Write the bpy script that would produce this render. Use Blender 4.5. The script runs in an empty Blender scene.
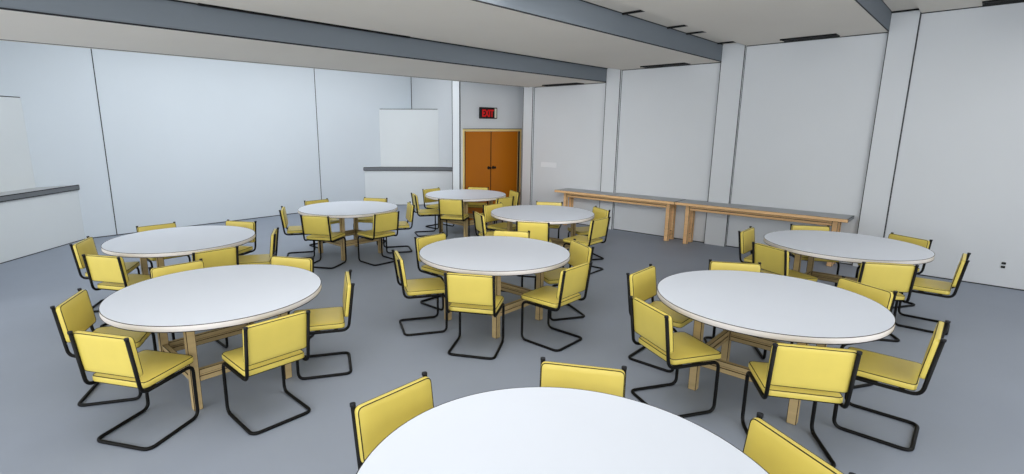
import bpy, bmesh, math
from mathutils import Vector, Matrix

S = bpy.context.scene
C = S.collection
PI = math.pi

# ------------------------------------------------------------------ materials
def lin(c):
    return tuple(((v / 255) / 12.92 if v / 255 <= .04045 else ((v / 255 + .055) / 1.055) ** 2.4) for v in c) + (1.0,)

def mat(name, rgb, rough=.6, noise=0.0, scale=(3, 3, 3), metal=0.0, spec=.3, emit=0.0, bump=0.0):
    m = bpy.data.materials.new(name)
    m.use_nodes = True
    nt = m.node_tree
    b = nt.nodes['Principled BSDF']
    b.inputs['Base Color'].default_value = lin(rgb)
    b.inputs['Roughness'].default_value = rough
    b.inputs['Metallic'].default_value = metal
    b.inputs['Specular IOR Level'].default_value = spec
    if emit:
        b.inputs['Emission Color'].default_value = lin(rgb)
        b.inputs['Emission Strength'].default_value = emit
    if noise or bump:
        tc = nt.nodes.new('ShaderNodeTexCoord')
        mp = nt.nodes.new('ShaderNodeMapping')
        mp.inputs['Scale'].default_value = scale
        nz = nt.nodes.new('ShaderNodeTexNoise')
        nz.inputs['Detail'].default_value = 4
        nz.inputs['Scale'].default_value = 1.0
        nt.links.new(tc.outputs['Object'], mp.inputs['Vector'])
        nt.links.new(mp.outputs['Vector'], nz.inputs['Vector'])
        if noise:
            cr = nt.nodes.new('ShaderNodeValToRGB')
            a = lin(rgb)
            cr.color_ramp.elements[0].position = .3
            cr.color_ramp.elements[1].position = .7
            cr.color_ramp.elements[0].color = tuple(v * (1 - noise) for v in a[:3]) + (1,)
            cr.color_ramp.elements[1].color = tuple(min(1, v * (1 + noise)) for v in a[:3]) + (1,)
            nt.links.new(nz.outputs['Fac'], cr.inputs['Fac'])
            nt.links.new(cr.outputs['Color'], b.inputs['Base Color'])
        if bump:
            bp = nt.nodes.new('ShaderNodeBump')
            bp.inputs['Strength'].default_value = bump
            bp.inputs['Distance'].default_value = .002
            nt.links.new(nz.outputs['Fac'], bp.inputs['Height'])
            nt.links.new(bp.outputs['Normal'], b.inputs['Normal'])
    return m

M = dict(
    wall=mat('grey_wall_paint', (224, 228, 232), .8, .012, (1.2, 1.2, 1.2)),
    wall_back=mat('pale_blue_wall_paint', (228, 236, 243), .8, .012, (.8, .8, .8)),
    floor=mat('blue_grey_vinyl_floor', (150, 158, 172), .5, .025, (1.5, 1.5, 1.5), spec=.25),
    ceiling=mat('beige_grey_ceiling', (232, 226, 216), .9, .015, (1, 1, 1)),
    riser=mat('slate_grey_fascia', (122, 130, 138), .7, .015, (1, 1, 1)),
    seam=mat('dark_seam', (38, 40, 43), .8),
    black=mat('black_vent_metal', (10, 10, 11), .6),
    tabletop=mat('white_blue_laminate', (224, 230, 240), .45, .006, (3, 3, 3), spec=.2),
    rim=mat('off_white_table_rim', (228, 222, 217), .6),
    line=mat('black_edging', (22, 22, 22), .7),
    wood=mat('pale_oak', (190, 166, 120), .6, .10, (2, 2, 22)),
    wood_dark=mat('dark_oak_edge', (58, 46, 28), .8),
    pine=mat('orange_pine', (242, 197, 144), .6, .10, (2, 2, 22)),
    grey_top=mat('grey_laminate', (176, 179, 182), .5, .02, (4, 4, 4)),
    yellow=mat('yellow_vinyl', (224, 203, 97), .38, .02, (9, 9, 9), spec=.5, bump=.05),
    tube=mat('black_steel_tube', (9, 9, 9), .5, spec=.2),
    cap=mat('dark_rubber', (24, 25, 30), .6),
    piping=mat('dark_piping', (52, 46, 20), .7),
    door=mat('orange_brown_door', (194, 113, 8), .5, .04, (2, 2, .5)),
    frame=mat('cream_door_frame', (236, 212, 146), .6),
    counter=mat('grey_stone_counter', (120, 124, 128), .5, .03, (5, 5, 5)),
    counter_top=mat('pale_grey_counter_top', (190, 192, 194), .45),
    unit=mat('corner_unit_paint', (232, 237, 239), .8, .012, (1, 1, 1)),
    red=mat('red_lettering', (190, 12, 16), .5, emit=.25),
    cream=mat('cream_plastic', (220, 216, 200), .5),
    plate=mat('white_plastic', (240, 243, 247), .5),
)

# ------------------------------------------------------------------ mesh helpers
def add_box(bm, lo, hi, mi=0):
    v = [bm.verts.new((x, y, z)) for x in (lo[0], hi[0]) for y in (lo[1], hi[1]) for z in (lo[2], hi[2])]
    fs = [(0, 1, 3, 2), (4, 6, 7, 5), (0, 4, 5, 1), (2, 3, 7, 6), (0, 2, 6, 4), (1, 5, 7, 3)]
    out = []
    for f in fs:
        fc = bm.faces.new([v[i] for i in f]); fc.material_index = mi; out.append(fc)
    return v, out

def bevel(bm, w, seg=1, mi=-1):
    bmesh.ops.bevel(bm, geom=list(bm.edges), offset=w, segments=seg, profile=.5, affect='EDGES', material=mi)

def box_bm(lo, hi, bev=0, seg=1, mi=-1):
    bm = bmesh.new(); add_box(bm, lo, hi)
    if bev: bevel(bm, bev, seg, mi)
    return bm

def fillet(pts, r, n=5, closed=False):
    pts = [Vector(p) for p in pts]; out = []
    N = len(pts)
    for i, p in enumerate(pts):
        if not closed and i in (0, N - 1):
            out.append(p); continue
        a, b = pts[i - 1], pts[(i + 1) % N]
        u, w = (a - p), (b - p)
        rr = min(r, u.length * .48, w.length * .48)
        u.normalize(); w.normalize()
        for k in range(n + 1):
            t = k / n
            out.append((p + u * rr) * (1 - t) ** 2 + p * 2 * t * (1 - t) + (p + w * rr) * t ** 2)
    return out

def add_tube(bm, pts, rad, sides=8, closed=False, mi=0):
    pts = [Vector(p) for p in pts]; N = len(pts)
    rings = []
    nrm = None
    for i, p in enumerate(pts):
        if closed: t = pts[(i + 1) % N] - pts[i - 1]
        else: t = pts[min(i + 1, N - 1)] - pts[max(i - 1, 0)]
        t.normalize()
        if nrm is None:
            nrm = t.orthogonal().normalized()
        nrm = (nrm - t * nrm.dot(t)).normalized()
        bn = t.cross(nrm)
        rings.append([bm.verts.new(p + (nrm * math.cos(2 * PI * k / sides) + bn * math.sin(2 * PI * k / sides)) * rad) for k in range(sides)])
    for i in range(N if closed else N - 1):
        A, B = rings[i], rings[(i + 1) % N]
        off = 0
        if closed and i == N - 1:
            off = min(range(sides), key=lambda o: sum((A[k].co - B[(k + o) % sides].co).length for k in range(sides)))
        for k in range(sides):
            f = bm.faces.new((A[k], A[(k + 1) % sides], B[(k + 1 + off) % sides], B[(k + off) % sides])); f.smooth = True; f.material_index = mi
    if not closed:
        bm.faces.new(list(reversed(rings[0]))); bm.faces.new(rings[-1])

def add_prism(bm, poly, z0, z1, mi=0):
    lo = [bm.verts.new((x, y, z0)) for x, y in poly]; hi = [bm.verts.new((x, y, z1)) for x, y in poly]
    n = len(poly)
    fs = [bm.faces.new(list(reversed(lo))), bm.faces.new(hi)]
    for i in range(n): fs.append(bm.faces.new((lo[i], lo[(i + 1) % n], hi[(i + 1) % n], hi[i])))
    for f in fs: f.material_index = mi
    return fs

def circle(r, n, z=0):
    return [(r * math.cos(2 * PI * k / n), r * math.sin(2 * PI * k / n), z) for k in range(n)]

def obj(name, bm, mats, parent=None):
    bmesh.ops.recalc_face_normals(bm, faces=list(bm.faces))
    me = bpy.data.meshes.new(name); bm.to_mesh(me); bm.free()
    if not isinstance(mats, (list, tuple)): mats = [mats]
    for m in mats: me.materials.append(m)
    o = bpy.data.objects.new(name, me); C.objects.link(o)
    if parent is not None: o.parent = parent
    return o

def tag(o, label, cat, group=None):
    o['label'] = label; o['category'] = cat
    if group: o['group'] = group
    return o

def thing(name, label, cat, loc=(0, 0, 0), rz=0, group=None):
    o = bpy.data.objects.new(name, None); C.objects.link(o)
    o.empty_display_size = .1
    o.location = loc; o.rotation_euler = (0, 0, rz)
    return tag(o, label, cat, group)

def struct(name, bm, mats, parent=None, label=None):
    o = obj(name, bm, mats, parent)
    if parent is None: o['kind'] = 'structure'
    if label: o['label'] = label
    return o

def dup(root, loc, rz, label, group):
    r = root.copy(); C.objects.link(r); r.location = loc; r.rotation_euler = (0, 0, rz)
    r['label'] = label; r['group'] = group
    for ch in list(root.children):
        c = ch.copy(); C.objects.link(c); c.parent = r
        for g in list(ch.children):
            d = g.copy(); C.objects.link(d); d.parent = c
    return r

# ------------------------------------------------------------------ room dimensions (metres; the eye stands over the origin)
XR = 9.362                        # right wall
XC = 9.302                         # face of its pilasters
H = [2.870, 3.078, 3.296, 3.494]  # ceiling tiers, far to near
Y1, Y2, Y3, YL = 5.487, 3.365, 1.197, 7.367
RC = .05                          # shallow recess in each tier beside its fascia
YB = 11.508                        # far wall
YD = 7.84                         # wall with the doors
XL = -3.0
YN = -3.0
HB = 4.1

def boxes(*bs):
    bm = bmesh.new()
    for lo, hi in bs: add_box(bm, lo, hi)
    return bm

YP = 8.077                        # back face of the door wall
struct('floor', box_bm((XL, YN, -.12), (9.95, YB + .15, 0)), M['floor'])
struct('wall_right', boxes(((XR, YN, 0), (9.95, 7.529, 3.7)), ((9.72, 7.529, 0), (9.95, YD, HB)), ((XR, YP, 0), (9.95, YB, HB))), M['wall'])
struct('wall_back', box_bm((-.4, YB, 0), (9.95, YB + .15, HB)), M['wall_back'])
struct('light_block_near', box_bm((4.6, YN - .15, 0), (9.95, YN, 3.7)), M['wall'])  # partial wall out of view, added to keep light off the right end
struct('wall_left', box_bm((-.4, 8.0, 0), (-.25, YB, HB)), M['wall_back'])
struct('wall_door', boxes(((7.642, YD, 0), (7.722, YP, HB)), ((9.62, YD, 0), (9.95, YP, HB)), ((7.722, YD, 1.975), (9.62, YP, HB))), M['wall'])
# pilasters of the right wall, each under the start of a ceiling step
pil = [(7.27, 7.529, H[0]), (5.185, Y1, H[1] + RC), (3.01, Y2, H[2] + RC), (.884, Y3, H[3] + RC)]
bs = [((XL, 5.487, H[0]), (XR, YL + .1, H[0] + .12))]
for (a, b, h), lo, k in zip(pil[1:], (Y2, Y3, YN), (1, 2, 3)):
    bs += [((XL, lo, H[k]), (XR, a, H[k] + .12)), ((XL, a, H[k] + RC), (XR, b, H[k] + .12))]
bs.append(((XL, YL, HB), (9.95, YB + .15, HB + .12)))
struct('ceiling', boxes(*bs), M['ceiling'])
# stepped fascias facing the room
n = 0
def trim(bm, m):
    global n
    n += 1
    return struct('trim_%d' % n, bm, m)
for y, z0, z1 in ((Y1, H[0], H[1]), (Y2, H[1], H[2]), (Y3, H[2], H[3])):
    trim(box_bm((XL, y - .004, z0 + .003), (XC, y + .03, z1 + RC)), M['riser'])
trim(box_bm((XL, YL, H[0] + .002), (XR, YL + .1, HB)), M['wall'])
for a, b, h in pil:
    trim(box_bm((XC, a, 0), (XR, b, h)), M['wall'])
# thin dark seams of the room: along fascias, wall tops, wall foot, pilaster corners, panel joints
def seam(*bs): return trim(boxes(*bs), M['seam'])
for y, z0, z1 in ((Y1, H[0], H[1]), (Y2, H[1], H[2]), (Y3, H[2], H[3])):
    q = .0011 * y
    seam(((XL, y - .004 - q, z0 - .003), (XC, y + .003 + q, z0 + .003 + q)))
    seam(((XL, y - .006 - 2 * q, z1 + RC - .003 - 1.5 * q), (XC, y - .003, z1 + RC + .003)))
seam(((XL, YL - .004, H[0] - .004), (XC, YL + .014, H[0] + .009)))
ends = [(Y1, 7.27, H[0]), (Y2, 5.185, H[1]), (Y3, 3.01, H[2]), (YN, .884, H[3])]
for a, b, h in ends:
    seam(((XR - .008, a, h - .011), (XR + .01, b, h + .002)))
    seam(((XR - .008, a, 0), (XR + .01, b, .012)))
for a, b, h in pil:
    seam(((XC - .003, a - .003, 0), (XC + .008, a + .006, h)), ((XR - .010, a - .004, 0), (XR + .002, a + .002, h)))
    seam(((XC - .003, b - .006, 0), (XC + .008, b + .003, h)))
seam(((7.639, YD - .003, 0), (7.651, YD + .02, HB)), ((7.639, YP - .012, 0), (7.647, YP + .003, HB)))
for x in (2.192, 6.472):
    seam(((x - .007, YB - .004, 0), (x + .007, YB + .01, HB)))
seam(((XR - .012, YB - .012, 0), (XR + .006, YB + .006, HB)))
seam(((1.75, YB - .004, 0), (7.7, YB + .01, .014)))
# dark bars across the recess beside the second fascia, a slot in the one beside the first
for x in (5.99, 7.22, 7.85, 9.07):
    trim(box_bm((x - .014, 3.012, H[2] + .028), (x + .014, Y2 - .006, H[2] + RC)), M['black'])
trim(box_bm((XC - .03, .886, H[3] + .03), (XC, Y3 - .004, H[3] + RC)), M['black'])
trim(box_bm((1.92, Y1 - .045, H[1] + RC - .016), (4.43, Y1 - .004, H[1] + RC)), M['black'])

# ------------------------------------------------------------------ doors
d = bpy.data.objects.new('door_1', None); C.objects.link(d); d['kind'] = 'structure'
d.location = (8.62, YD, 0)
bm = boxes(((-.90, -.02, 0), (-.85, .14, 1.975)), ((.93, -.02, 0), (1.0, .14, 1.975)), ((-.85, -.02, 1.922), (.93, .14, 1.975)))
obj('door_frame', bm, M['frame'], d)
obj('frame_edge', boxes(((-.866, -.024, 0), (-.847, .02, 1.93)), ((.925, -.024, 0), (.937, .02, 1.93)), ((-.905, -.024, 1.968), (1.003, .0, 1.98))), M['line'], d)
for nm, a, b, kx in (('door_leaf', -.847, -.006, -.075), ('door_leaf', .006, .926, .075)):
    l = obj(nm, box_bm((a, .03, .01), (b, .075, 1.92), .004), M['door'], d)
    bm = bmesh.new()
    bmesh.ops.create_uvsphere(bm, u_segments=16, v_segments=10, radius=.028, matrix=Matrix.Translation((kx, -.03, 1.13)))
    add_tube(bm, [(kx, .03, 1.13), (kx, -.02, 1.13)], .014, 10)
    add_tube(bm, [(kx, .031, 1.13), (kx, .022, 1.13)], .036, 16)
    for f in bm.faces: f.smooth = True
    obj('knob', bm, M['line'], l)['label'] = 'dark round door knob'
obj('astragal', box_bm((-.006, .022, .01), (.006, .08, 1.92)), M['line'], d)

# exit sign over the doors
t = thing('exit_sign', 'small black boxed exit sign with red letters above the orange double doors', 'exit sign', (8.455, YD, 2.19))
obj('housing', box_bm((-.255, -.07, 0), (.255, 0, .235), .008, 2), M['black'], t)
fc = bpy.data.curves.new('lettering', 'FONT'); fc.body = 'EXIT'; fc.size = .205; fc.align_x = 'CENTER'; fc.extrude = .004; fc.offset = .006
fo = bpy.data.objects.new('tmp', fc); C.objects.link(fo)
bpy.context.view_layer.update()
me = bpy.data.meshes.new_from_object(fo.evaluated_get(bpy.context.evaluated_depsgraph_get()))
bpy.data.objects.remove(fo)
me.name = 'lettering'; me.materials.clear(); me.materials.append(M['red'])
me.transform(Matrix.Translation((-.055, -.076, .042)) @ Matrix.Rotation(PI / 2, 4, 'X') @ Matrix.Scale(.86, 4, (1, 0, 0)))
lo = bpy.data.objects.new('lettering', me); C.objects.link(lo); lo.parent = t; lo['label'] = 'red letters reading EXIT'
obj('end_strip', box_bm((.165, -.078, .02), (.225, -.06, .215), .004), M['cream'], t)['label'] = 'cream strip'

# ------------------------------------------------------------------ corner counters beyond the soffit
def corner_unit(label, cx, cy, sx, leg, leg2, zc):
    t = thing('corner_counter', label, 'counter', (cx + sx * .003, cy - .003, 0))
    def tri(l): return [(0, 0), (sx * l, 0), (0, -l)]
    bm = bmesh.new(); add_prism(bm, tri(leg), 0, zc); obj('base', bm, M['unit'], t)
    bm = bmesh.new(); fs = add_prism(bm, tri(leg + .03), zc, zc + .08, 0); fs[1].material_index = 1
    ct = obj('countertop', bm, [M['counter'], M['counter_top']], t)
    bm = bmesh.new()
    l = leg + .03
    for z in (zc, zc + .08): add_tube(bm, [(sx * (l - .012), -.012, z), (sx * .012, -l + .012, z)], .007, 6)
    obj('edging', bm, M['line'], ct)
    bm = bmesh.new(); add_prism(bm, tri(leg2), zc + .08, 2.468); up = obj('upper_panel', bm, M['unit'], t)
    bm = bmesh.new(); add_tube(bm, [(sx * (leg2 - .012), -.012, 2.468), (sx * .012, -leg2 + .012, 2.468)], .007, 6); obj('edging', bm, M['line'], up)
    bm = bmesh.new(); add_tube(bm, [(sx * (leg - .01), -.012, .006), (sx * .012, -leg + .01, .006)], .006, 6); obj('foot_seam', bm, M['seam'], t)
    return t
corner_unit('grey-topped corner counter with tall box above, beside the orange doors', XR, YB, -1, 1.617, 1.092, .905)
corner_unit('grey-topped corner counter with tall box at the left edge, behind the left tables', -.25, YB, 1, 1.95, 1.38, .905)

# ------------------------------------------------------------------ vents, outlet, plate
vg = 'black strip vents along the right wall ceiling'
vl = ['black ceiling strip vent at the far end of the right wall, nearest the doors',
      'black strip vent in the ceiling above the middle of the long wall tables',
      'black strip vent in the ceiling above the near long table',
      'black strip vent in the ceiling at the upper right corner, past the nearest pilaster']
for lab, y0, y1, h in zip(vl, (5.95, 3.85, 1.74, -.62), (6.80, 4.64, 2.44, .30), H):
    t = thing('ceiling_vent', lab, 'vent', (9.13, (y0 + y1) / 2, h), 0, vg)
    L = (y1 - y0) / 2
    obj('vent_frame', boxes(((-.13, -L, -.022), (-.11, L, 0)), ((.11, -L, -.022), (.13, L, 0)), ((-.11, -L, -.012), (.11, -L + .02, 0)), ((-.11, L - .02, -.012), (.11, L, 0)), ((-.11, -L + .02, -.004), (.11, L - .02, 0))), M['black'], t)
    bm = bmesh.new()
    k = -.085
    while k < .1:
        add_box(bm, (k - .006, -L + .02, -.021), (k + .006, L - .02, -.003)); k += .034
    obj('louvre', bm, M['black'], t)
t = thing('wall_outlet', 'small black double outlet low on the right wall', 'outlet', (XR, -.356, .293))
obj('cover_plate', box_bm((-.005, -.03, -.05), (0, .03, .05), .002), M['wall'], t)
for z in (-.024, .024):
    bm = bmesh.new(); add_box(bm, (-.012, -.02, z - .015), (-.004, .02, z + .015)); bevel(bm, .004, 2)
    obj('socket', bm, M['black'], t)['label'] = 'black socket'
t = thing('wall_plate', 'faint white rectangular plate on the right wall near the corner by the doors', 'wall plate', (XR, 6.83, 1.21))
obj('cover_plate', box_bm((-.006, -.21, -.055), (0, .21, .055), .003), M['plate'], t)

# ------------------------------------------------------------------ long tables on the right wall
def long_table(label, y0, y1):
    ym = (y0 + y1) / 2; L = (y1 - y0) / 2 - .004
    t = thing('long_table', label, 'table', (9.0, ym, 0), 0, 'long tables along the right wall')
    x0, x1 = -.13, .356
    tp = obj('tabletop', box_bm((x0 + .02, -L + .02, .70), (x1, L - .02, .745), .002), M['grey_top'], t)
    bm = boxes(((x0, -L, .695), (x0 + .02, L, .743)))
    bevel(bm, .003, 1, 1)
    obj('front_edge', bm, [M['pine'], M['wood_dark']], tp)['label'] = 'pine edge board'
    for ya in (-L, L - .02):
        bm = boxes(((x0 + .02, ya, .695), (x1, ya + .02, .743))); bevel(bm, .003, 1, 1)
        obj('end_edge', bm, [M['counter'], M['line']], tp)
    for s in (-1, 1):
        yc = s * (L - .17)
        for xa in (.012, .215):
            bm = boxes(((xa, yc - .036, 0), (xa + .07, yc + .036, .695))); bevel(bm, .004, 1, 1)
            obj('leg', bm, [M['pine'], M['wood_dark']], t)
        for za in (.60, .10):
            bm = boxes(((.082, yc - .025, za), (.215, yc + .025, za + .08))); bevel(bm, .004, 1, 1)
            obj('cross_rail', bm, [M['pine'], M['wood_dark']], t)
    bm = boxes(((.016, -L + .206, .60), (.046, L - .206, .645)), ((.020, -L + .206, .645), (.042, L - .206, .694))); bevel(bm, .004, 1, 1)
    obj('apron', bm, [M['pine'], M['wood_dark']], t)
    return t
long_table('grey-topped pine long table against the right wall, the far one nearer the doors', 3.765, 6.31)
long_table('grey-topped pine long table by the right wall, the one behind the right back round table', 1.262, 3.765)

# ------------------------------------------------------------------ round tables
TR, TH = .773, .7485
tables = dict(A=(1.3733, .8725), B=(1.4132, 4.1715), C=(3.9091, 3.5091), D=(4.2351, 1.0442), I=(6.9209, 1.0028),
              E=(1.869, 6.5058), F=(4.5045, 7.1752), G=(7.0449, 7.077), H=(6.2938, 4.6883))
tlabel = dict(A='white round table cut off by the bottom edge of the photo, nearest of all',
              B='white round table with pale wood base at the left front',
              C='white round table standing in the middle of the room',
              D='white round table at the right front, beyond the nearest table',
              I='white round table at the right back, close to the near long table',
              E='white round table at the left back, near the left corner counter',
              F='white round table before the seamed back wall, left of the door table',
              G='white round table right in front of the orange double doors',
              H='white round table between the middle table and the far long table')
tname = dict(A='nearest table', B='left front table', C='middle table', D='right front table', I='right back table',
             E='left back table', F='table before the back wall', G='table by the orange doors', H='table by the far long table')

def make_table():
    t = thing('round_table', '', 'table')
    bm = bmesh.new()
    n = 96
    prof = [(TR - .004, TH), (TR, TH - .004), (TR, TH - .040), (TR - .006, TH - .045)]
    rings = [[bm.verts.new((r * math.cos(2 * PI * k / n), r * math.sin(2 * PI * k / n), z)) for k in range(n)] for r, z in prof]
    bm.faces.new(rings[0]); bm.faces.new(list(reversed(rings[-1])))
    for i in range(3):
        for k in range(n):
            f = bm.faces.new((rings[i][k], rings[i][(k + 1) % n], rings[i + 1][(k + 1) % n], rings[i + 1][k])); f.smooth = True
            f.material_index = 1
    tp = obj('tabletop', bm, [M['tabletop'], M['rim']], t)
    bm = bmesh.new()
    add_tube(bm, circle(TR - .001, n, TH - .002), .0024, 6, True)
    add_tube(bm, circle(TR - .002, n, TH - .043), .0032, 6, True)
    obj('edging', bm, M['line'], tp)['label'] = 'thin black edging'
    a, hw = .342, .030
    wd = [M['wood'], M['wood_dark']]
    for sx in (-1, 1):
        for sy in (-1, 1):
            obj('leg', box_bm((sx * a - hw, sy * a - hw, 0), (sx * a + hw, sy * a + hw, TH - .045), .004, 1, 1), wd, t)
    e = a - hw
    for s in (-1, 1):
        bm = boxes(((-e, s * a - .02, .21), (e, s * a + .02, .25)), ((-e, s * a - .02, .262), (e, s * a + .02, .30)), ((-e, s * a - .012, .245), (e, s * a + .012, .267)))
        bevel(bm, .004, 1, 1); obj('stretcher', bm, wd, t)
        bm = boxes(((s * a - .02, -e, .21), (s * a + .02, e, .25)), ((s * a - .02, -e, .262), (s * a + .02, e, .30)), ((s * a - .012, -e, .245), (s * a + .012, e, .267)))
        bevel(bm, .004, 1, 1); obj('stretcher', bm, wd, t)
    return t

# ------------------------------------------------------------------ cantilever chairs (local +x points to the back of the chair)
HWID = .2125
def pad(bm_size, thick, r, bev):
    """rounded slab in the local u-v plane, thickness along w"""
    hu, hv = bm_size
    corner = [(-hu, -hv, 0), (hu, -hv, 0), (hu, hv, 0), (-hu, hv, 0)]
    loop = fillet(corner, r, 5, True)
    return loop
def make_pad(hu, hv, th, r, crown, mtx):
    loop = pad((hu, hv), th, r, 0)
    bm = bmesh.new()
    layers = []
    b = .010
    for w, ins in ((-th / 2, b), (-th / 2 + b * .3, b * .3), (-th / 2 + b, 0), (th / 2 - b, 0), (th / 2 - b * .3, b * .3), (th / 2, b)):
        layers.append([bm.verts.new(mtx @ Vector((p.x * (1 - ins / hu), p.y * (1 - ins / hv), w))) for p in loop])
    n = len(loop)
    for i in range(len(layers) - 1):
        for k in range(n):
            f = bm.faces.new((layers[i][k], layers[i][(k + 1) % n], layers[i + 1][(k + 1) % n], layers[i + 1][k])); f.smooth = True
    for lay, sgn in ((layers[0], -1), (layers[-1], 1)):        # gently crowned faces
        prev = lay
        for sc, q in ((.8, .55), (.5, .9)):
            cur = []
            for p in loop:
                cur.append(bm.verts.new(mtx @ Vector((p.x * sc * (1 - b / hu), p.y * sc * (1 - b / hv), sgn * (th / 2 + crown * q)))))
            for k in range(n):
                f = bm.faces.new((prev[k], prev[(k + 1) % n], cur[(k + 1) % n], cur[k])); f.smooth = True
            prev = cur
        f = bm.faces.new(prev); f.smooth = True
    pp = bmesh.new()
    for w in (-th / 2 + .003, th / 2 - .003):
        add_tube(pp, [mtx @ Vector((p.x * (1 - .004 / hu), p.y * (1 - .004 / hv), w)) for p in loop], .0030, 6, True)
    return bm, pp

def make_chair():
    t = thing('cantilever_chair', '', 'chair')
    r = .0120
    xb, xt, xf, zs, zt = .212, .262, -.198, .393, .774
    bm = bmesh.new()
    path = []
    half = [(xt, HWID, zt), (xb, HWID, zs), (xf, HWID, zs), (xf, HWID, r), (.216, HWID, r)]
    path = half + [(p[0], -p[1], p[2]) for p in reversed(half)]
    add_tube(bm, fillet(path, .055, 6), r, 10)
    obj('frame', bm, M['tube'], t)['label'] = 'black bent tube frame'
    for s in (-1, 1):
        bm = bmesh.new()
        add_tube(bm, [(xt + .0, s * HWID, zt - .010), (xt + .001, s * HWID, zt + .004)], r + .002, 10)
        obj('end_cap', bm, M['cap'], t)
    # seat
    mt = Matrix.Translation((-.022, 0, .430))
    bm, pp = make_pad(.207, .213, .044, .035, .004, mt)
    s = obj('seat', bm, M['yellow'], t); obj('piping', pp, M['piping'], s)
    bm = boxes(((-.05, -HWID + .004, zs - .012), (-.01, HWID - .004, zs + .012)), ((.10, -HWID + .004, zs - .012), (.13, HWID - .004, zs + .012)))
    obj('seat_support', bm, M['tube'], t)
    # back: stands in front of the uprights, leaning with them
    dirv = Vector((xt - xb, 0, zt - zs)).normalized()
    nrm = Vector((dirv.z, 0, -dirv.x))                     # outward (to +x)
    z0, z1 = .492, .768
    def at(z): return Vector((xb + (xt - xb) * (z - zs) / (zt - zs), 0, z))
    th = .036
    c = (at(z0) + at(z1)) / 2 - nrm * (th / 2 + r * .72)
    mb = Matrix.Translation(c) @ Matrix(((0, dirv.x, nrm.x, 0), (1, dirv.y, nrm.y, 0), (0, dirv.z, nrm.z, 0), (0, 0, 0, 1)))
    bm, pp = make_pad(.218, (z1 - z0) / 2, th, .030, .003, mb)
    b = obj('backrest', bm, M['yellow'], t); obj('piping', pp, M['piping'], b)
    return t

proto_t = make_table(); proto_c = make_chair()
used_t = used_c = False
def where(x, y, a):
    """side of the table at (x, y) on which the chair at angle a stands, as one sees it coming in"""
    rel = (a - math.degrees(math.atan2(y, x)) + 180) % 360 - 180
    side = 'left' if rel > 0 else 'right'
    m = abs(rel)
    return 'far' if m < 25 else 'far ' + side if m < 75 else side if m < 105 else 'near ' + side if m < 155 else 'near'
CR = .757
for k, (x, y) in tables.items():
    lab, grp = tlabel[k], 'white round tables'
    if not used_t:
        proto_t.location = (x, y, 0); proto_t['label'] = lab; proto_t['group'] = grp; used_t = True
    else:
        dup(proto_t, (x, y, 0), 0, lab, grp)
    for a in (90, 30, -30, -90, -150, 150):
        if k == 'A' and a in (-90, -150, 150): continue
        ra = math.radians(a)
        loc = (x + CR * math.cos(ra), y + CR * math.sin(ra), 0)
        lab = 'yellow black-framed chair on %s side of the %s' % (where(x, y, a), tname[k])
        grp = 'yellow chairs around the round tables'
        if not used_c:
            proto_c.location = loc; proto_c.rotation_euler = (0, 0, ra); proto_c['label'] = lab; proto_c['group'] = grp; used_c = True
        else:
            dup(proto_c, loc, ra, lab, grp)

# ------------------------------------------------------------------ light
wd = bpy.data.worlds.new('World'); S.world = wd; wd.use_nodes = True
bg = wd.node_tree.nodes['Background']
bg.inputs['Color'].default_value = (.93, .97, 1.0, 1)
bg.inputs['Strength'].default_value = .9
def area(name, loc, rot, sx, sy, power, col=(1, .985, .96)):
    l = bpy.data.lights.new(name, 'AREA'); l.shape = 'RECTANGLE'; l.size = sx; l.size_y = sy; l.energy = power; l.color = col
    o = bpy.data.objects.new(name, l); C.objects.link(o); o.location = loc; o.rotation_euler = rot
    return o
area('fill_front', (1.9, 2.5, 3.2), (0, 0, 0), 3.8, 2.2, 55)  # added fill out of view, lights the front tables from above
area('fill_back', (4.6, 9.0, 4.0), (0, 0, 0), 7.5, 2.6, 105, (.95, .98, 1))  # unseen fill added behind the soffit for the far wall and back tables

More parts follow.
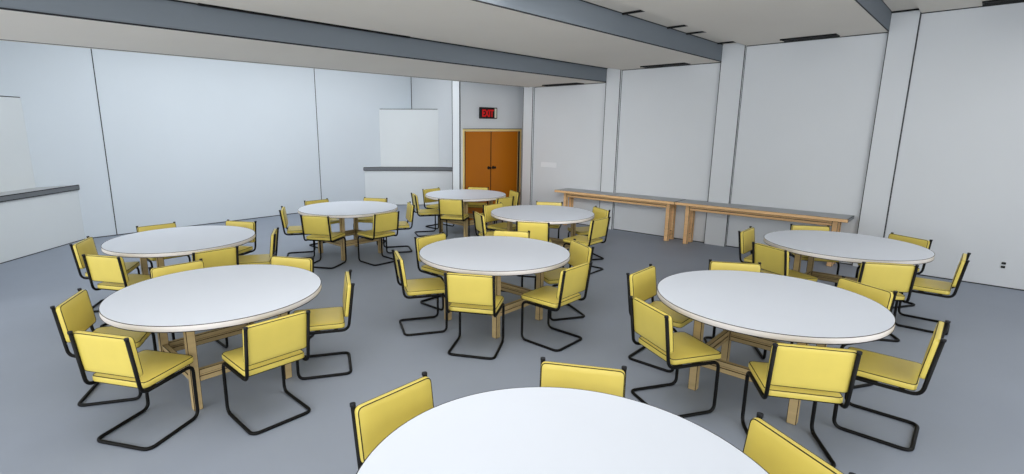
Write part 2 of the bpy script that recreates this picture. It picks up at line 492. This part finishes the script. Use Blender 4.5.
area('fill_right', (6.8, -1.4, 3.3), (0, 0, 0), 2.4, 2.0, 32)  # added fill outside the frame, lifts the right tables and right wall
sp = bpy.data.lights.new('fill_spot', 'SPOT'); sp.energy = 460; sp.spot_size = math.radians(62); sp.spot_blend = 1.0; sp.shadow_soft_size = .7  # unseen spot added to brighten the far right tables and door wall
spo = bpy.data.objects.new('fill_spot', sp); C.objects.link(spo); spo.location = (3.2, 2.2, 3.1)
spo.rotation_euler = (Vector((7.6, 6.0, .9)) - Vector((3.2, 2.2, 3.1))).to_track_quat('-Z', 'Y').to_euler()
sun = bpy.data.lights.new('daylight', 'SUN'); sun.energy = 4.0; sun.angle = math.radians(110); sun.color = (.97, .985, 1)
so = bpy.data.objects.new('daylight', sun); C.objects.link(so)
so.rotation_euler = Vector((.76, .62, -.20)).to_track_quat('-Z', 'Y').to_euler()

# ------------------------------------------------------------------ camera
f, yaw, pitch, roll, cx, cy = 520.7283, .79876, .20470, .00247, 473.736, 235.745
cam = bpy.data.cameras.new('camera'); co = bpy.data.objects.new('camera', cam); C.objects.link(co)
cam.sensor_fit = 'HORIZONTAL'; cam.sensor_width = 36; cam.lens = f / 1024 * 36
cam.shift_x = (512 - cx) / 1024; cam.shift_y = (cy - 237) / 1024
cam.clip_start = .05
fw = Vector((math.sin(yaw), math.cos(yaw), 0)); rt = Vector((math.cos(yaw), -math.sin(yaw), 0)); up = Vector((0, 0, 1))
F = fw * math.cos(pitch) - up * math.sin(pitch); U = up * math.cos(pitch) + fw * math.sin(pitch)
R2 = rt * math.cos(roll) + U * math.sin(roll); U2 = U * math.cos(roll) - rt * math.sin(roll)
co.matrix_world = Matrix(((R2.x, U2.x, -F.x, 0), (R2.y, U2.y, -F.y, 0), (R2.z, U2.z, -F.z, 2.0), (0, 0, 0, 1)))
S.camera = co

S.view_settings.view_transform = 'Standard'
S.view_settings.look = 'None'
S.view_settings.exposure = .17
S.view_settings.gamma = 1.0
S.view_settings.use_curve_mapping = False
